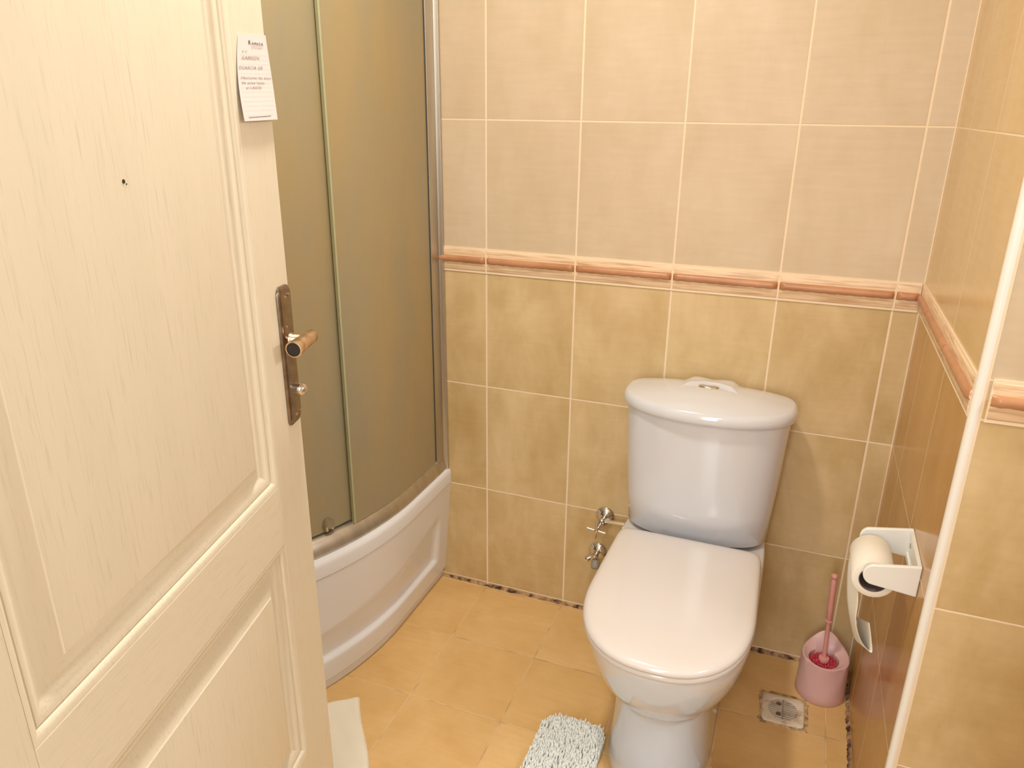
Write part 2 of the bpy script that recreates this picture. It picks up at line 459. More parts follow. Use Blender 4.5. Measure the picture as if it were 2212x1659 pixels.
# ------------------------------------------------------------------ ceiling light
t = thing('ceiling_light', 'round white dish lamp on the bathroom ceiling', 'lamp', (0.26, -0.85, CEIL))
bm = bmesh.new(); lathe(bm, (0, 0, 0), (0, 0, -1), [(0.0, .13), (.012, .15), (.02, .15)]); obj('lamp_base', bm, M_trim, t, 40)
bm = bmesh.new()
lathe(bm, (0, 0, 0), (0, 0, -1), [(.0205, .145), (.028, .140), (.033, .12), (.036, .08), (.037, .02)]); obj('lamp_shade', bm, M_shade, t, 60)

t = thing('door_fill_strip', 'added white strip lamp on the unseen far right wall', 'lamp', (2.1, -1.15, 1.95))  # added fixture for the strip that brightens the door
bm = B(-.09, 0, -.28, .28, 0, .03); obj('lamp_base', bm, M_trim, t, bev=.004)
bm = B(-.085, -.03, -.26, .26, .031, .045); obj('lamp_shade', bm, M_shade, t, bev=.004)

# ------------------------------------------------------------------ toilet
def dring(cx, a, yb, ys, yf, z, nb=6, nf=2.3, n=72, inset=0):
    """D-shaped outline: back (towards the wall) squarish, front rounded"""
    pts = []
    for k in range(n):
        t = 2*PI*k/n
        c, s = math.cos(t), math.sin(t)
        e = nf if s < 0 else nb
        x = math.copysign(abs(c)**(2/e), c)*(a-inset)
        y = math.copysign(abs(s)**(2/e), s)
        y = ys+y*((yb-inset)-ys) if s >= 0 else ys+y*(ys-(yf+inset))
        pts.append(Vector((cx+x, y, z)))
    return pts


def taper(pts, cx, ys, yb, k):
    for p in pts:
        if p.y > ys: p.x = cx+(p.x-cx)*(1-k*((p.y-ys)/(yb-ys))**1.5)
    return pts


CX = 0.6275
toilet = thing('toilet', 'white close-coupled toilet with closed lid against the tiled wall', 'toilet', (CX, -0.3, 0))
to = Vector(toilet.location)


def tl(rings): return [[p-to for p in r] for r in rings]


secs = [  # z, a, yb, ys, yf, nb, nf
    (0.000, .118, -.09, -.40, -.590, 5, 2.4), (0.012, .119, -.09, -.40, -.592, 5, 2.4), (0.05, .114, -.09, -.40, -.584, 5, 2.4), (.10, .110, -.09, -.40, -.574, 5, 2.3),
    (.15, .109, -.08, -.40, -.570, 5, 2.3), (.185, .110, -.08, -.40, -.570, 5, 2.3), (.200, .114, -.08, -.40, -.574, 5, 2.2), (.213, .124, -.07, -.40, -.586, 5, 2.2), (.23, .136, -.06, -.41, -.602, 5, 2.1),
    (.26, .150, -.05, -.42, -.628, 5, 2.1), (.29, .160, -.04, -.43, -.648, 5, 2.1), (.33, .169, -.03, -.44, -.668, 6, 2.1), (.37, .175, -.02, -.45, -.682, 7, 2.1),
    (.395, .178, -.02, -.45, -.688, 8, 2.1), (.403, .177, -.02, -.45, -.687, 8, 2.1), (.407, .172, -.025, -.45, -.682, 8, 2.1)]
bm = bmesh.new()
loft(bm, tl([dring(CX, a, yb, ys, yf, z, nb, nf) for z, a, yb, ys, yf, nb, nf in secs]))
obj('bowl', bm, M_china, toilet, 60)
# seat ring
bm = bmesh.new()
A = dict(yb=-.222, ys=-.47, yf=-.700, nb=20, nf=2.35)
def sring(a, z, ins): return taper(dring(CX, a, A['yb'], A['ys'], A['yf'], z, A['nb'], A['nf'], 160, ins), CX, A['ys'], A['yb'], .045)
loft(bm, tl([sring(.177, .4085, .008), sring(.177, .410, .003), sring(.177, .414, .0008), sring(.177, .420, .0008), sring(.177, .423, .004)]))
obj('seat', bm, M_seat, toilet, 60)
bm = bmesh.new()
A = dict(yb=-.214, ys=-.47, yf=-.703, nb=20, nf=2.35)
rg = [sring(.178, .4245, .006), sring(.178, .427, .0012), sring(.178, .431, 0), sring(.178, .436, .002), sring(.178, .440, .006), sring(.178, .4425, .013), sring(.178, .444, .024), sring(.178, .4455, .05), sring(.178, .4465, .09), sring(.178, .4470, .14)]
loft(bm, tl(rg))
obj('seat_lid', bm, M_seat, toilet, 60)
for sx in (-1, 1):
    bm = bmesh.new(); lathe(bm, (CX+sx*.075-to.x, -.205-to.y, .407), (0, 0, 1), [(0, .012), (.008, .012), (.010, .009)], 20)
    obj('hinge', bm, M_seat, toilet, 40)
# cistern body: tapered
bm = bmesh.new()
cs = []
for z, a, yf in ((.409, .150, -.160), (.4115, .166, -.180), (.42, .1745, -.1905), (.50, .180, -.196), (.60, .187, -.203), (.70, .192, -.208), (.742, .194, -.210)):
    cs.append(dring(CX, a, -.012, -.095, yf, z, 5, 2.7, 96))
loft(bm, tl(cs)); obj('cistern', bm, M_china, toilet, 60)
# cistern lid with a moulded hump behind the button
bm = bmesh.new()
rings = []
for z, ins in ((.7425, .010), (.744, .004), (.749, .0006), (.757, 0), (.765, .0015), (.771, .005), (.775, .010)):
    rings.append(dring(CX, .206, -.004, -.100, -.229, z, 3.2, 2.25, 144, ins))
cen = Vector((CX, -.105, 0))


def lid_z(x, y, r):
    z = .775+.022*(1-r*r)**1.0
    dx = x-CX-.000
    yf = -.080-.036*abs(dx/.060)**2.0
    wx = smooth((.058-abs(dx))/.006)
    hump = .005*smooth((.070-abs(dx))/.022)*smooth((y-yf)/.006)
    lobes = .0075*smooth((.074-abs(dx))/.030)*smooth((y+.080)/.055)*(0.55+.50*abs(math.sin(PI*dx/.070)))
    dip = 0
    if -.116 < y < yf and abs(dx) < .058:
        dip = -.003*smooth((yf-y)/.003)*smooth((y+.116)/.004)
    return z+hump+lobes*smooth((1.0-r)/.06)+dip


base = rings[-1]
NR = 64
for k in range(1, NR):
    r = 1-k/NR
    rings.append([Vector((cen.x+(p.x-cen.x)*r, cen.y+(p.y-cen.y)*r, lid_z(cen.x+(p.x-cen.x)*r, cen.y+(p.y-cen.y)*r, r))) for p in base])
loft(bm, tl(rings)); obj('cistern_lid', bm, M_china, toilet, 70)
# chrome kidney-shaped button
bm = bmesh.new()
rg = []
for z, s in ((.788, 1.0), (.7955, 1.0), (.7975, .9), (.7982, .6)):
    ring = []
    for k in range(48):
        t = 2*PI*k/48
        x = .025*math.cos(t)*s; y = .0115*math.sin(t)*s
        if math.sin(t) > 0: y *= (1-.95*math.exp(-(x/.012)**2))
        ring.append(Vector((CX-.003+x, -.098+y, z))-to)
    rg.append(ring)
loft(bm, rg); obj('flush_button', bm, M_chrome, toilet, 50)
bm = bmesh.new(); lathe(bm, (CX+.104-to.x, -.335-to.y, .052), (1, 0, .1), [(0, .007), (.008, .007), (.013, .004), (.014, .002)], 20)
obj('bolt_cap', bm, M_seat, toilet, 50)

# ------------------------------------------------------------------ stop valves
def valve(c, label, cross):
    c = Vector(c); t = thing('stop_valve', label, 'valve', c)
    bm = bmesh.new(); lathe(bm, (0, 0, 0), (0, -1, 0), [(0.0005, .0275), (.003, .0275), (.007, .025), (.010, .017), (.013, .012)], 32); obj('escutcheon', bm, M_chrome, t, 50)
    bm = bmesh.new(); lathe(bm, (0, 0, 0), (0, -1, 0), [(.010, .008), (.03, .008), (.034, .0105), (.046, .0105), (.05, .007)], 20)
    obj('valve_body', bm, M_chrome, t, 40)
    if cross:
        bm = bmesh.new(); cyl(bm, (.0, -.034, 0), (.022, -.034, .001), .0085, n=6); cyl(bm, (.022, -.034, .001), (.115, -.034, .004), .0066); obj('outlet_pipe', bm, M_chrome, t, 40)
        bm = bmesh.new(); lathe(bm, (0, 0, -.002), (-.1, -1, -.15), [(.048, .0055), (.066, .0055), (.070, .0065), (.078, .0065), (.080, .003)], 20)
        h = Vector((-.0075, -.0715, -.0125))
        cyl(bm, h+Vector((-.026, 0, .003)), h+Vector((.026, 0, -.003)), .0032, n=12); cyl(bm, h+Vector((.002, 0, .025)), h+Vector((-.002, 0, -.026)), .0032, n=12)
        obj('cross_handle', bm, M_chrome, t, 50)
    else:
        mg = mat('grey_plastic', srgb(150, 140, 130), .4)
        bm = bmesh.new(); cyl(bm, (-.004, -.028, -.002), (-.022, -.038, -.010), .0085, n=18); cyl(bm, (-.022, -.038, -.010), (-.026, -.040, -.012), .0085, .007, n=18); obj('outlet_nozzle', bm, M_chrome, t, 40)
        bm = bmesh.new(); lathe(bm, (.006, -.046, -.004), (.1, -.7, -.7), [(0, .009), (.004, .013), (.020, .013), (.024, .010)], 24); obj('handle_knob', bm, mg, t, 50)
    return t


valve((.367, 0, .333), 'upper chrome wall valve with a cross handle, left of the toilet', True)
valve((.351, 0, .212), 'lower dull grey wall tap half hidden behind the toilet lid', False)

# ------------------------------------------------------------------ shower tray
RB = 0.80
def bow(X0, y0, n=64, end=-1.05):
    """front outline from the back wall round to the left wall, list of (x,y,nx,ny)"""
    out = []
    for k in range(12):
        out.append((X0, y0*k/12, 1, 0))
    for k in range(n+1):
        a = math.radians(90)*k/n
        out.append((X0-RB*(1-math.cos(a)), y0-RB*math.sin(a), math.cos(a), -math.sin(a)))
    for k in range(1, 5):
        x = X0-RB; out.append((x+(XL+.001-x)*k/4, y0-RB, 0, -1))
    return out


tray = thing('shower_tray', 'deep white acrylic corner shower tray with curved moulded apron', 'shower tray', (XL, 0, 0))
tro = Vector(tray.location)
# apron
bm = bmesh.new()
zs = [0.001, .012, .026, .031, .034, .04, .06, .08, .088, .092, .096, .100, .104, .108, .112, .118, .13, .14, .15, .16, .17, .176, .18, .184, .188, .192, .2, .21, .22, .23, .24, .25, .26, .27, .28, .3, .32, .335, .3455]
ys_f = []
N1 = 150
Rw = []
for z in zs:
    X0 = -.150+.029*z/.345; y0 = -.28+.03*z/.345
    row = []
    ol = []
    Ltot = .28+RB*PI/2
    for k in range(N1+1):
        s = Ltot*(k/N1)
        if s < -y0: x, y, nx, ny = X0, -s, 1, 0
        else:
            a = min(PI/2, (s+y0)/RB); x, y, nx, ny = X0-RB*(1-math.cos(a)), y0-RB*math.sin(a), math.cos(a), -math.sin(a)
        d = 0
        if z <= .031: d = -.008*smooth((.034-z)/.004)
        # crescent recess
        zt = .272-.22*s if s < .28 else .2104-.09*(s-.28)
        zt = max(zt, .18) if s < .8 else .18+.3*(s-.8)
        zb = .102
        e = smooth((s-.066)/.012)*smooth((Ltot-.066-s)/.012)
        if zb-.012 < z < zt:
            dd = smooth((z-zb+.012)/.012)*min(1, (zt-z)/.03)**.8
            dd *= .5+.5*(zt-z)/(zt-zb)
            d -= .016*dd*e
        row.append(Vector((x+nx*d, y+ny*d, z))-tro)
    Rw.append([bm.verts.new(p) for p in row])
for a, b in zip(Rw, Rw[1:]):
    for i in range(N1): bm.faces.new((a[i], a[i+1], b[i+1], b[i]))
# left return
obj('apron', bm, M_acryl, tray, 60)
# rim with basin
bm = bmesh.new()
def trayring(X0, y0, z, inset_wall):
    o = bow(X0, y0)
    p = [Vector((x, min(y, -inset_wall) if i < 1 else y, z)) for i, (x, y, _, _) in enumerate(o)]
    p = [Vector((max(q.x, XL+inset_wall), min(q.y, -inset_wall), q.z)) for q in p]
    p.append(Vector((XL+inset_wall, -inset_wall, z)))
    return [q-tro for q in p]
g = .001
rr = [trayring(-.1225, -.25, .345, g), trayring(-.119, -.25, .3475, g), trayring(-.119, -.25, .378, g), trayring(-.1215, -.25, .386, g), trayring(-.127, -.25, .3905, g),
      trayring(-.175, -.22, .391, g), trayring(-.19, -.22, .386, .05), trayring(-.20, -.22, .36, .06), trayring(-.24, -.22, .20, .09), trayring(-.28, -.22, .185, .13)]
loft(bm, rr, cap0=False)
obj('basin', bm, M_acryl, tray, 50)

# ------------------------------------------------------------------ shower enclosure
enc = thing('shower_enclosure', 'curved frosted glass shower enclosure with satin metal frame on the white tray', 'shower screen', (XL, 0, .39))
eo = Vector(enc.location)


def path(X0, y0, s0, s1, n):
    out = []
    for k in range(n+1):
        s = s0+(s1-s0)*k/n
        if s < -y0: out.append((X0, -s, 1, 0))
        elif s < -y0+RB*PI/2:
            a = (s+y0)/RB; out.append((X0-RB*(1-math.cos(a)), y0-RB*math.sin(a), math.cos(a), -math.sin(a)))
        else:
            q = s+y0-RB*PI/2; out.append((X0-RB-q, y0-RB, 0, -1))
    return out


def sweep(name, X0, y0, s0, s1, prof, m, n=80, sm=50):
    bm = bmesh.new()
    loft(bm, [[Vector((x+nx*v, y+ny*v, z))-eo for v, z in prof] for x, y, nx, ny in path(X0, y0, s0, s1, n)])
    return obj(name, bm, m, enc, sm)


sE = .22+RB*PI/2+.15
sweep('bottom_rail', -.146, -.22, .002, sE, [(-.03, .3915), (.016, .3915), (.0165, .398), (.012, .412), (.004, .426), (-.006, .433), (-.012, .433), (-.012, .425), (-.03, .42)], M_satin)
sweep('top_rail', -.146, -.22, .002, sE, [(-.03, 1.90), (.012, 1.90), (.015, 1.91), (.015, 1.945), (.01, 1.95), (-.03, 1.95)], M_satin)
bm = bmesh.new()
loft(bm, [[Vector((x, y, z))-eo for x, y in ((-.158, -.001), (-.158, -.052), (-.139, -.052), (-.138, -.034), (-.137, -.012), (-.125, -.010), (-.125, -.001))] for z in (.392, 1.95)])
obj('wall_profile', bm, M_satin, enc, 30, bev=.001)
bm = bmesh.new(); box(bm, -.1500-eo.x, -.1410-eo.x, -.0550-eo.y, -.0522-eo.y, .434-eo.z, 1.9-eo.z); obj('gasket', bm, M_glass_dark, enc)
fx = sweep('fixed_glass', -.146, -.22, .034, .445, [(-.003, .43), (.003, .43), (.003, 1.90), (-.003, 1.90)], M_frost, 30, 30)
d2 = sweep('sliding_glass', -.162, -.22, .40, 1.30, [(-.003, .437), (.003, .437), (.003, 1.90), (-.003, 1.90)], M_frost, 60, 30)
sweep('edge_seal', -.146, -.22, 0.4450, .4495, [(-.0045, .43), (.0045, .43), (.0045, 1.90), (-.0045, 1.90)], M_gedge, 2, 30)
x, y, nx, ny = path(-.15, -.22, .52, .53, 1)[0]
bm = bmesh.new()
c = Vector((x, y, .462))-eo; nn = Vector((nx, ny, 0)); tt = Vector((-ny, nx, 0))
cyl(bm, c-nn*.004, c+nn*.010, .0115, n=20); 
for sx in (-1, 1): cyl(bm, c+tt*.008*sx+Vector((0, 0, -.018))+nn*.002, c+tt*.008*sx+Vector((0, 0, .004))+nn*.002, .005, n=12)
obj('roller', bm, M_chrome, d2, 50)

# ------------------------------------------------------------------ open door
E0 = Vector((0.793-.6135*1.2, -1.8663+.7897*1.2, 0)); E0 = Vector((0.0566, -.9192, 0))
DD = Vector((.2235, -.9747, 0)).normalized(); DN = Vector((.9747, .2235, 0)).normalized()
door = thing('door_1', 'open cream woodgrain panelled door with a worn metal handle', 'door')
del door['category']; del door['label']
struct(door)
door.matrix_world = Matrix(((DD.x, DN.x, 0, E0.x), (DD.y, DN.y, 0, E0.y), (0, 0, 1, 0), (0, 0, 0, 1)))
DW, DH = .722, 2.0
up0, up1 = (.1015, .867), (.6205, 1.89)
lp0, lp1 = (.1045, .333), (.6175, .7625)
ux = [0, .1015, .6205, DW]


def dquad(bm, pts): bm.faces.new([bm.verts.new(p) for p in pts])


def slab(name, u0, u1, z0, z1, m):
    bm = B(u0, u1, -.04, 0, z0, z1); return obj(name, bm, m, door, bev=.0015)


slab('stile', 0, up0[0], .008, DH, M_door)
slab('stile', up1[0], DW, .008, DH, M_door)
slab('rail', up0[0], up1[0], lp1[1], up0[1], M_door_h)
slab('rail', up0[0], up1[0], up1[1], DH, M_door_h)
slab('rail', up0[0], up1[0], .008, lp0[1], M_door_h)


def panel(a, b):
    bm = bmesh.new()
    prof = [(0, -.02), (0, -.0003), (.002, -.0004), (.006, -.0014), (.0095, -.0036), (.0108, -.0060), (.0116, -.0085), (.0126, -.0085), (.0132, -.0056), (.016, -.0056), (.021, -.0075), (.027, -.0115), (.0315, -.0140),
            (.0345, -.0140), (.058, -.0040), (.0600, -.0020), (.0625, -.0016)]
    rg = [[Vector((a[0]+d, v, a[1]+d)), Vector((b[0]-d, v, a[1]+d)), Vector((b[0]-d, v, b[1]-d)), Vector((a[0]+d, v, b[1]-d))] for d, v in prof]
    loft(bm, rg, cap0=True)
    o = obj('door_panel', bm, M_door, door, 35)
    return o


panel(up0, up1)
panel((.1045-.003, lp0[1]), (.6205, lp1[1]))
bm = bmesh.new(); lathe(bm, (.3565, -.0016, 1.351), (0, 1, 0), [(0, .0022), (.0006, .0022), (.0008, .001)], 12); obj('nail_hole', bm, M_hole_shade, door, 50)
bm = bmesh.new(); lathe(bm, (.3525, -.0016, 1.348), (0, 1, 0), [(0, .0008), (.0006, .0008)], 8); obj('nail_hole', bm, M_hole_shade, door, 50)
# hinges side is out of view; still three hinges
for hz in (.25, 1.0, 1.75):
    bm = bmesh.new(); cyl(bm, (DW+.008, -.02, hz-.045), (DW+.008, -.02, hz+.045), .007); obj('hinge', bm, M_satin, door, 50)

# handle plate, lever, lock knob
pl = bmesh.new()
u0, u1, z0, z1 = .0055, .0465, .945, 1.169
pts = []
for (cx, cz, a0) in ((u1-.011, z1-.013, 0), (u0+.011, z1-.013, 90), (u0+.013, z0+.02, 180), (u1-.008, z0+.01, 270)):
    for k in range(7):
        a = math.radians(a0+15*k); rx = .011 if cz > 1.1 else (.013 if a0 == 180 else .008); rz = .013 if cz > 1.1 else (.02 if a0 == 180 else .01)
        pts.append((cx+rx*math.cos(a), cz+rz*math.sin(a)))
pc = Vector(((u0+u1)/2, 0, (z0+z1)/2))
rg = []
for v, s in ((.0002, 1.0), (.0035, 1.0), (.006, .955), (.0066, .90)):
    rg.append([Vector((pc.x+(x-pc.x)*(1-(1-s)*2.2), v, pc.z+(z-pc.z)*(1-(1-s)*.6))) for x, z in pts])
loft(pl, rg)
plate = obj('handle_plate', pl, M_bronze, door, 45)
for (x, z) in ((.0285, 1.1515), (.0165, 1.1535), (.033, 1.106), (.028, .960), (.0135, .962)):
    bm = bmesh.new(); lathe(bm, (x, .0066, z), (0, 1, 0), [(0, .0025), (.001, .0025), (.0016, .0015)], 14); obj('screw', bm, M_lever, plate, 50)
bm = bmesh.new()
lathe(bm, (.022, .006, 1.083), (0, 1, 0), [(0, .0115), (.003, .0112), (.005, .0098), (.028, .0098), (.032, .0098)], 28)
obj('lever_neck', bm, M_lever, plate, 40)
bm = bmesh.new()
p0 = Vector((.014, .037, 1.088)); p1 = Vector((.078, .036, 1.086))
dv = p1-p0
tube(bm, [p0-dv*.12, p0-dv*.08, p0, p0+dv*.35, p0+dv*.8, p1], [.004, .0085, .0108, .0112, .0122, .0130], 28, cap=True)
bmesh.ops.scale(bm, vec=(1, 1, 1), verts=bm.verts)
lev = obj('lever', bm, M_lever, plate, 50)
bm = bmesh.new()
tdir = dv.normalized()
lathe(bm, p1+tdir*.0002, tdir, [(0, .0108), (.0004, .0104)], 24); obj('end_shade_disc', bm, M_hole_shade, lev, 40)  # dark disc paints the shade of a hollow on the capped tube
bm = bmesh.new(); lathe(bm, p1, tdir, [(0, .0108), (.0, .0131), (.0015, .0128), (.0018, .0108)], 24, cap0=False, cap1=False); obj('end_rim', bm, M_lever, lev, 40)
bm = bmesh.new(); lathe(bm, (.0155, .006, .9985), (0, 1, 0), [(0, .0105), (.006, .0105), (.010, .0098), (.014, .0075), (.016, .003)], 26); obj('lock_knob', bm, M_chrome, plate, 50)

# ------------------------------------------------------------------ note on the door
note = thing('paper_note', 'white lined notepaper with faint handwriting stuck on the door edge', 'note', E0+Vector((0, 0, 1.46)))
note.matrix_world = Matrix(((DD.x, DN.x, 0, E0.x), (DD.y, DN.y, 0, E0.y), (0, 0, 1, 1.46), (0, 0, 0, 1)))
NT = {}


def notep(a, b, off=0.0):
    """a 0..1 left to right as read, b 0..1 top to bottom -> door space"""
    lift = .007*b**1.8
    ul = .0790+(.1000-.0790)*b-.0105*b*(1-b)*0+.006*math.sin(PI*min(1, b*1.0))
    ur = -.0010+.0010*b-.004*math.sin(PI*b)
    u = ul+(ur-ul)*a
    z = 1.5120+.0042*a-(.1068+.0032*a)*b
    return Vector((u, .0012+lift+off+.0010*math.sin(PI*a)*b, z-1.46))


bm = bmesh.new(); G = 16
g1 = [[bm.verts.new(notep(i/G, j/G)) for i in range(G+1)] for j in range(G+1)]
g2 = [[bm.verts.new(notep(i/G, j/G, -.0003)) for i in range(G+1)] for j in range(G+1)]
for j in range(G):
    for i in range(G):
        bm.faces.new((g1[j][i], g1[j][i+1], g1[j+1][i+1], g1[j+1][i])); bm.faces.new((g2[j][i], g2[j+1][i], g2[j+1][i+1], g2[j][i+1]))
for i in range(G):
    bm.faces.new((g1[0][i], g2[0][i], g2[0][i+1], g1[0][i+1])); bm.faces.new((g1[G][i], g1[G][i+1], g2[G][i+1], g2[G][i]))
    bm.faces.new((g1[i][0], g1[i+1][0], g2[i+1][0], g2[i][0])); bm.faces.new((g1[i][G], g2[i][G], g2[i+1][G], g1[i+1][G]))
obj('sheet', bm, M_note, note, 60)


def strokes_text(name, rows, m, font_ratio=0.5, bold=0.0):
    """rows: (text, a_left, a_right, b_base, height_in_b, slant)"""
    bm = bmesh.new()
    for txt, a0, a1, b0, hb, slant in rows:
        cu = bpy.data.curves.new('t', 'FONT'); cu.body = txt; cu.size = 1; cu.resolution_u = 3; cu.offset = bold; cu.shear = slant
        to_ = bpy.data.objects.new('t', cu); COL.objects.link(to_)
        bpy.context.view_layer.update()
        dg = bpy.context.evaluated_depsgraph_get()
        me = bpy.data.meshes.new_from_object(to_.evaluated_get(dg))
        xs = [v.co.x for v in me.vertices]; x0, x1 = min(xs), max(xs)
        b2 = bmesh.new(); b2.from_mesh(me)
        mp = {}
        for v in b2.verts:
            a = a0+(a1-a0)*(v.co.x-x0)/(x1-x0); b = b0-hb*v.co.y/.73
            mp[v] = bm.verts.new(notep(a, b, .0004))
        for f in b2.faces:
            try: bm.faces.new([mp[v] for v in f.verts])
            except Exception: pass
        b2.free(); bpy.data.objects.remove(to_); bpy.data.meshes.remove(me)
    return obj(name, bm, m, note)


strokes_text('printed_heading', [('R', .345, .425, .118, .052, 0), ('A', .445, .515, .120, .034, 0), ('M', .530, .605, .121, .034, 0), ('A', .615, .685, .121, .034, 0), ('D', .705, .765, .122, .034, 0), ('A', .780, .855, .122, .034, 0)], M_ink, bold=0)
strokes_text('printed_subheading', [('HOTEL & SUITES', .42, .83, .142, .012, 0), ('ISTANBUL', .44, .83, .162, .012, 0)], M_pen)
strokes_text('handwriting', [('V C', .13, .30, .212, .026, .2), ('GABREEN', .12, .67, .288, .038, .25), ('EGARCIA GR', .03, .73, .400, .036, .25),
                             ('Haciume las eccu', .06, .97, .514, .034, .3), ('Ve avise hatta', .08, .72, .572, .032, .3), ('ei LASOS', .18, .62, .628, .032, .3)], M_pen, bold=.004)
bm = bmesh.new()
def nline(bm, a0, a1, b, h, n=10, bs=0):
    r = [[bm.verts.new(notep(a0+(a1-a0)*k/n, b+s*h+bs*k/n, .00035)) for k in range(n+1)] for s in (0, 1)]
    for k in range(n): bm.faces.new((r[0][k], r[0][k+1], r[1][k+1], r[1][k]))
for k in range(14): nline(bm, .06, .94, .235+.0535*k, .0018)
obj('ruled_lines', bm, M_rule, note)
bm = bmesh.new(); nline(bm, .12, .78, .956, .006, bs=-.006); obj('printed_bar', bm, M_ink, note)

# ------------------------------------------------------------------ toilet paper holder
hp = thing('toilet_paper_holder', 'white plastic toilet paper holder on the narrow side wall by the corner bead', 'paper holder', (XR, -.52, .667))
ho = Vector(hp.location)
def BH(*a): return B(a[0]-ho.x, a[1]-ho.x, a[2]-ho.y, a[3]-ho.y, a[4]-ho.z, a[5]-ho.z)
bm = bmesh.new()
for q in ((XR-.007, XR-.0005, -.588, -.452, .684, .694), (XR-.007, XR-.0005, -.588, -.452, .640, .650), (XR-.007, XR-.0005, -.588, -.579, .650, .684), (XR-.007, XR-.0005, -.461, -.452, .650, .684)):
    box(bm, q[0]-ho.x, q[1]-ho.x, q[2]-ho.y, q[3]-ho.y, q[4]-ho.z, q[5]-ho.z)
obj('back_frame', bm, M_tp_plastic, hp)
obj('back_plate', BH(XR-.004, XR-.0003, -.579, -.461, .650, .684), M_tp_plastic, hp)
for y0, y1 in ((-.590, -.582), (-.458, -.450)):
    out = []
    xa, xb = .966, XR-.0006
    zt0, zt1, zb0, zb1 = .684, .6965, .644, .6365
    pts = [(xb, zb1), (xb, zt1)]
    for k in range(13):
        a = math.radians(90+15*k*1.0); rz = (zt0-zb0)/2
        pts.append((xa+.018+.018*math.cos(a), (zt0+zb0)/2+rz*math.sin(a)))
    bm = bmesh.new(); loft(bm, [[Vector((x, y, z))-ho for x, z in pts] for y in (y0, y1)])
    obj('arm', bm, M_tp_plastic, hp, 40, bev=.002)
bm = bmesh.new(); n = 10; rg = []
for y in (-.582, -.458):
    rg.append([Vector((.990+(.0095 if k % 2 else .0075)*math.cos(PI*k/n), y, .6528+(.0095 if k % 2 else .0075)*math.sin(PI*k/n)))-ho for k in range(2*n)])
loft(bm, rg); obj('spindle', bm, M_tp_plastic, hp, 30)
bm = bmesh.new(); lathe(bm, (XR-.004-ho.x, -.475-ho.y, .672-ho.z), (-1, 0, 0), [(0, .0045), (.0015, .0045), (.002, .003)], 16); obj('screw', bm, M_satin, hp, 40)

roll = thing('toilet_paper_roll', 'nearly used white toilet roll with a hanging curled end', 'toilet paper', (.988, -.515, .640))
ro = Vector(roll.location)
bm = bmesh.new()
Rr, rc = .0360, .0245
rg = []
for y, r in ((-.566, rc), (-.566, Rr-.001), (-.565, Rr), (-.468, Rr), (-.467, Rr-.001), (-.467, rc)):
    rg.append([Vector((.988+r*math.cos(2*PI*k/64), y, .640+r*math.sin(2*PI*k/64)))-ro for k in range(64)])
loft(bm, rg, False, False); obj('paper', bm, M_paper, roll, 50)
bm = bmesh.new(); rg = []
for y, r in ((-.5655, rc), (-.5665, rc-.0008), (-.5665, rc-.0016), (-.467, rc-.0016), (-.467, rc)):
    rg.append([Vector((.988+r*math.cos(2*PI*k/64), y, .640+r*math.sin(2*PI*k/64)))-ro for k in range(64)])
loft(bm, rg, False, False); obj('core', bm, M_core, roll, 50)


def ray(x, y): return _f + _r2*((x-W/2)/F) - _u2*((y-H/2)/F)
def onY(x, y, yy):
    d = ray(x, y); t_ = (yy-CAM.y)/d.y; return CAM+d*t_


# loose end: far edge / near edge stations of the hanging sheet
st = [((.9570, -.472, .655), (.9560, -.560, .655)), ((.953, -.475, .6213), (.9610, -.556, .635)), ((.9549, -.475, .5865), (.9660, -.553, .6147)), ((.9618, -.475, .5353), (.9719, -.553, .5804)), ((.972, -.475, .4948), (.9745, -.553, .540)),
      ((.9845, -.475, .4567), (.9860, -.553, .505)), ((.993, -.475, .4411), (1.0018, -.553, .4837)), ((.997, -.475, .4440), (1.012, -.553, .4795)), ((.992, -.475, .4740), (1.0064, -.553, .5076)), ((.9845, -.475, .497), (.9979, -.553, .5413))]
bm = bmesh.new()
def cat(P, t_):
    i = min(int(t_), len(P)-2); f_ = t_-i
    p0, p1, p2, p3 = (Vector(P[max(i-1, 0)]), Vector(P[i]), Vector(P[i+1]), Vector(P[min(i+2, len(P)-1)]))
    return 0.5*((2*p1)+(-p0+p2)*f_+(2*p0-5*p1+4*p2-p3)*f_**2+(-p0+3*p1-3*p2+p3)*f_**3)
NS = 60
A_, B_ = [s[0] for s in st], [s[1] for s in st]
for off in (0, 1):
    pass
gr = []
for k in range(NS+1):
    t_ = (len(st)-1)*k/NS
    a, b = cat(A_, t_), cat(B_, t_)
    gr.append([a.lerp(b, i/8)-ro for i in range(9)])
V = [[bm.verts.new(p) for p in r] for r in gr]
for a, b in zip(V, V[1:]):
    for i in range(8): bm.faces.new((a[i], a[i+1], b[i+1], b[i]))
o = obj('hanging_sheet', bm, M_paper, roll, 80)
s_ = o.modifiers.new('thick', 'SOLIDIFY'); s_.thickness = .0006

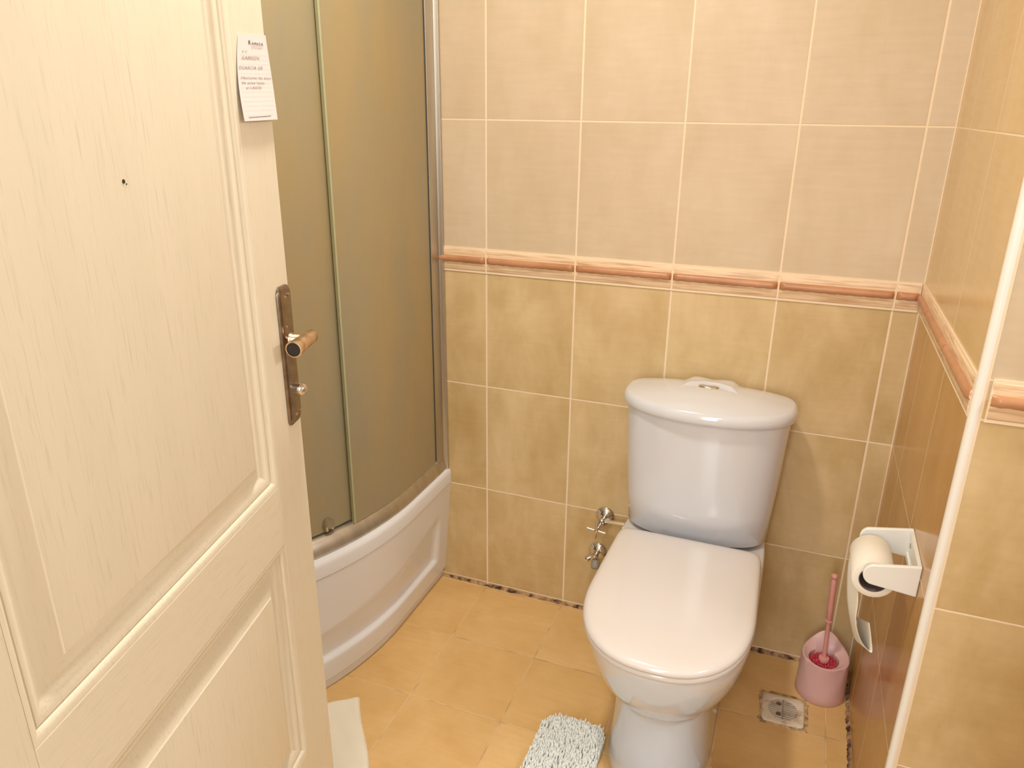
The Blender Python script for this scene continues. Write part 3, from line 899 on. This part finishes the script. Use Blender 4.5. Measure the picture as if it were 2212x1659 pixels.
# ------------------------------------------------------------------ toilet brush
bc = Vector((.985, -.101, 0))
br = thing('toilet_brush_holder', 'dusty pink plastic toilet brush pot on the floor in the corner', 'brush holder', bc)
bm = bmesh.new(); n = 72
def rim(t_):
    # t_ angle; back = +y
    s_ = math.sin(t_); return .1135+.006*s_+.030*max(0, s_)**4
rg = []
hs = [0, .01, .2, .4, .6, .8, .95, 1.0]
for h in hs:
    ring = []
    for k in range(n):
        a = 2*PI*k/n; z = .001+(rim(a)-.001)*h
        r = .0615-.045*z-(.001 if h == 0 else 0)
        if h > .3:   # V-shaped relief on the front
            df = abs(((a-1.5*PI+PI) % (2*PI))-PI)
            if df < .95*(h-.25)/.75+.1: r -= .0035*smooth((.95*(h-.25)/.75+.1-df)/.18)
        ring.append(Vector((r*math.cos(a), r*math.sin(a), z)))
    rg.append(ring)
rg.append([p*1.0+Vector((-.0035*math.cos(2*PI*k/n), -.0035*math.sin(2*PI*k/n), .0015)) for k, p in enumerate(rg[-1])])
inner = []
for k in range(n):
    a = 2*PI*k/n; inner.append(Vector((.0365*math.cos(a)-.004, .033*math.sin(a)-.009, .107+.003*math.sin(a))))
rg.append([rg[-1][k].lerp(inner[k], .25)+Vector((0, 0, -.001)) for k in range(n)])
rg.append(inner)
rg.append([p+Vector((0, 0, -.02)) for p in inner])
loft(bm, rg, True, True); obj('pot', bm, M_pink, br, 50)

bs = thing('toilet_brush', 'pink toilet brush standing in its pot, red bristles and slim handle', 'toilet brush', bc+Vector((-.004, -.009, .0935)))
bo = Vector(bs.location)
bm = bmesh.new()
for k in range(260):
    a = random.random()*2*PI; r = .034*math.sqrt(random.random()); h = .004+.010*random.random()
    p = Vector((r*math.cos(a), .88*r*math.sin(a), -.002)); q = Vector((p.x*.93, p.y*.93, h))
    cyl(bm, p, q, .0022, .0012, 5)
lathe(bm, (0, 0, -.004), (0, 0, 1), [(0, .03), (.006, .033)], 30)
obj('bristles', bm, M_red, bs, 60)
bm = bmesh.new(); lathe(bm, (0, 0, .008), (0, 0, 1), [(0, .0125), (.008, .0135), (.011, .0125), (.013, .006)], 28); obj('splash_guard', bm, M_pinkh, bs, 50)
bm = bmesh.new()
tp = Vector((-.009, .010, .2595))
base = Vector((0, 0, .018))
L_ = lambda t_: base.lerp(tp, t_)
tube(bm, [L_(0), L_(.3), L_(.43), L_(.44), L_(.445), L_(.455), L_(.46), L_(.47), L_(.6), L_(.8), L_(.93), L_(.945), L_(.955), L_(.97), L_(.985), L_(.997), L_(1)],
     [.0056, .0052, .0050, .0052, .0095, .0095, .0052, .0068, .0072, .0072, .0070, .0052, .0075, .0088, .0088, .006, .002], 20)
obj('handle', bm, M_pinkh, bs, 50)

# ------------------------------------------------------------------ floor drain
dc = Vector((.899, -.212, 0))
dr_ = thing('floor_drain', 'square white plastic floor drain grate beside the pink brush pot', 'drain', dc)
dr_.rotation_euler = (0, 0, math.radians(1))
bm = bmesh.new(); n = 64
def sq(a, half, e=9):
    c, s_ = math.cos(a), math.sin(a); return (math.copysign(abs(c)**(2/e), c)*half, math.copysign(abs(s_)**(2/e), s_)*half)
rg = []
for half, z in ((.050, .0002), (.050, .003), (.0485, .0042)): rg.append([Vector((*sq(2*PI*(k+.5)/n, half), z)) for k in range(n)])
for r, z in ((.0405, .0042), (.0398, .0030), (.0385, .0030), (.0378, .0036), (.0362, .0036), (.0360, .0004)): rg.append([Vector((r*math.cos(2*PI*(k+.5)/n), r*math.sin(2*PI*(k+.5)/n), z)) for k in range(n)])
loft(bm, rg, False, False); obj('frame', bm, M_grate, dr_, 40)
M_mortar = mat('grimy_mortar', srgb(214, 182, 136), 0.9, noise=(55, srgb(150, 120, 88), .45, .62))
bm = bmesh.new()
loft(bm, [[Vector((*sq(2*PI*(k+.5)/n, h_+.0028*math.sin(k*1.7)+.002*math.sin(k*.9+1)), z_)) for k in range(n)] for h_, z_ in ((.0585, .0001), (.0575, .0012), (.0495, .0014))], False, False)
obj('mortar_surround', bm, M_mortar, dr_, 60)
bm = bmesh.new()
for k in range(-5, 6):
    y = k*.0063; hw = math.sqrt(max(.0363**2-y*y, 0)); 
    box(bm, -hw, hw, y-.0014, y+.0014, .0008, .0030)
box(bm, -.0016, .0016, -.035, .035, .001, .0030)
obj('slats', bm, M_grate, dr_)
bm = bmesh.new(); lathe(bm, (0, 0, .0003), (0, 0, 1), [(0, .0362), (.0003, .0362)], 40); obj('sump_shade_disc', bm, M_hole_shade, dr_)  # black disc stands in for the shade below the slats
for sy in (-1, 1):
    bm = bmesh.new(); lathe(bm, (-.010, sy*.018, .0030), (0, 0, 1), [(0, .0065), (.0008, .006), (.001, .003)], 16); obj('dirty_screw', bm, mat('grime', srgb(120, 96, 78), .8), dr_, 50)

# ------------------------------------------------------------------ white cloth on the floor
cl = thing('folded_cloth', 'white folded cloth lying on the floor tiles by the open door', 'cloth', (-.115, -.568, 0))
a1 = Vector((.60, -.80, 0)).normalized(); a2 = Vector((-.80, -.60, 0)).normalized()
bm = bmesh.new(); nu, nv = 60, 24; Lc, Wc = .36, .145
top = [[None]*(nv+1) for _ in range(nu+1)]
for i in range(nu+1):
    for j in range(nv+1):
        u = i/nu; v = j/nv
        e = min(u*Lc, (1-u)*Lc, v*Wc, (1-v)*Wc)
        z = .004+.004*smooth(e/.006)+.0012*math.sin(u*31+v*3)+.0008*math.sin(v*19+u*11)
        if e < 1e-9: z = .002
        p = a1*(u*Lc)+a2*(v*Wc)+a2*(.003*math.sin(u*9))
        top[i][j] = bm.verts.new((p.x, p.y, z))
for i in range(nu):
    for j in range(nv): bm.faces.new((top[i][j], top[i+1][j], top[i+1][j+1], top[i][j+1]))
edge = [top[i][0] for i in range(nu+1)]+[top[nu][j] for j in range(1, nv+1)]+[top[i][nv] for i in range(nu-1, -1, -1)]+[top[0][j] for j in range(nv-1, 0, -1)]
low = [bm.verts.new((v.co.x, v.co.y, .0003)) for v in edge]
for k in range(len(edge)):
    q = (k+1) % len(edge); bm.faces.new((edge[k], low[k], low[q], edge[q]))
bm.faces.new(low)
obj('cloth_layers', bm, M_cloth, cl, 70)

# ------------------------------------------------------------------ shaggy contour mat
ma = thing('bath_mat', 'shaggy pale chenille contour mat around the foot of the toilet', 'mat', (CX, -.8, 0))
mo = Vector(ma.location)
def in_mat(x, y, s_=0):
    """U-shaped mat: arms either side of the pedestal"""
    x0, x1, y1, y0 = .352+s_, .903-s_, -.462-s_, -1.02+s_
    if not (x0 < x < x1 and y0 < y < y1) or (x > .7 and y > -.492): return False
    ax0, ax1 = .508-s_, .747+s_
    if ax0 < x < ax1 and y > -.66-s_: return False
    r = .045
    for cx_, cy_, sx, sy in ((x0+r, y1-r, -1, 1), (ax0-r*.8, y1-r*.8, 1, 1), (ax1+r, y1-r, -1, 1), (x1-r, y1-r, 1, 1), (x0+r, y0+r, -1, -1), (x1-r, y0+r, 1, -1)):
        rr_ = r*.8 if (cx_ == ax0-r*.8) else r
        if 0 < (x-cx_)*sx <= rr_ and 0 < (y-cy_)*sy <= rr_ and (x-cx_)**2+(y-cy_)**2 > rr_*rr_: return False
    return True
bm = bmesh.new()
def rpoly():
    P = []
    def arc(cx_, cy_, r, a0, a1_):
        for k in range(7):
            a = math.radians(a0+(a1_-a0)*k/6); P.append((cx_+r*math.cos(a), cy_+r*math.sin(a)))
    arc(.397, -.507, .045, 180, 90); arc(.472, -.498, .036, 90, 0)
    arc(.558, -.622, .05, 180, 270); arc(.697, -.622, .05, 270, 360)
    arc(.792, -.537, .045, 180, 90); arc(.858, -.537, .045, 90, 0)
    arc(.858, -.975, .045, 0, -90); arc(.397, -.975, .045, -90, -180)
    return P
P = rpoly()
c0 = [bm.verts.new((x-mo.x, y-mo.y, .001)) for x, y in P]; c1 = [bm.verts.new((x-mo.x, y-mo.y, .010)) for x, y in P]
for k in range(len(P)):
    q = (k+1) % len(P); bm.faces.new((c0[k], c0[q], c1[q], c1[k]))
bm.faces.new(c1); bm.faces.new(c0[::-1])
obj('backing', bm, M_mat_b, ma)
bm = bmesh.new()
cnt = 0
sp = .0046
yy = -1.02
while yy < -.455:
    xx = .35
    while xx < .905:
        x = xx+random.uniform(-.002, .002); y = yy+random.uniform(-.002, .002); xx += sp
        if not in_mat(x, y): continue
        if y < -.80 and random.random() < .55: continue
        e = 0
        ln = random.uniform(.013, .020)
        dx = Vector((random.uniform(-.25, .25), random.uniform(.25, .8), 0))*ln
        if not in_mat(x+dx.x, y, .001): dx.x = 0
        h = random.uniform(.016, .023)*(.8 if not in_mat(x, y, .010) else 1)
        p = Vector((x, y, .009))-mo
        r = random.uniform(.0019, .0025)
        tube(bm, [p, p+dx*.35+Vector((0, 0, h*.6)), p+dx*.8+Vector((0, 0, h)), p+dx*1.1+Vector((0, 0, h*.95))], [r, r, r, r*.7], 5)
    yy += sp
o = obj('chenille_pile', bm, M_mat, ma, 80)
o['kind'] = 'stuff'
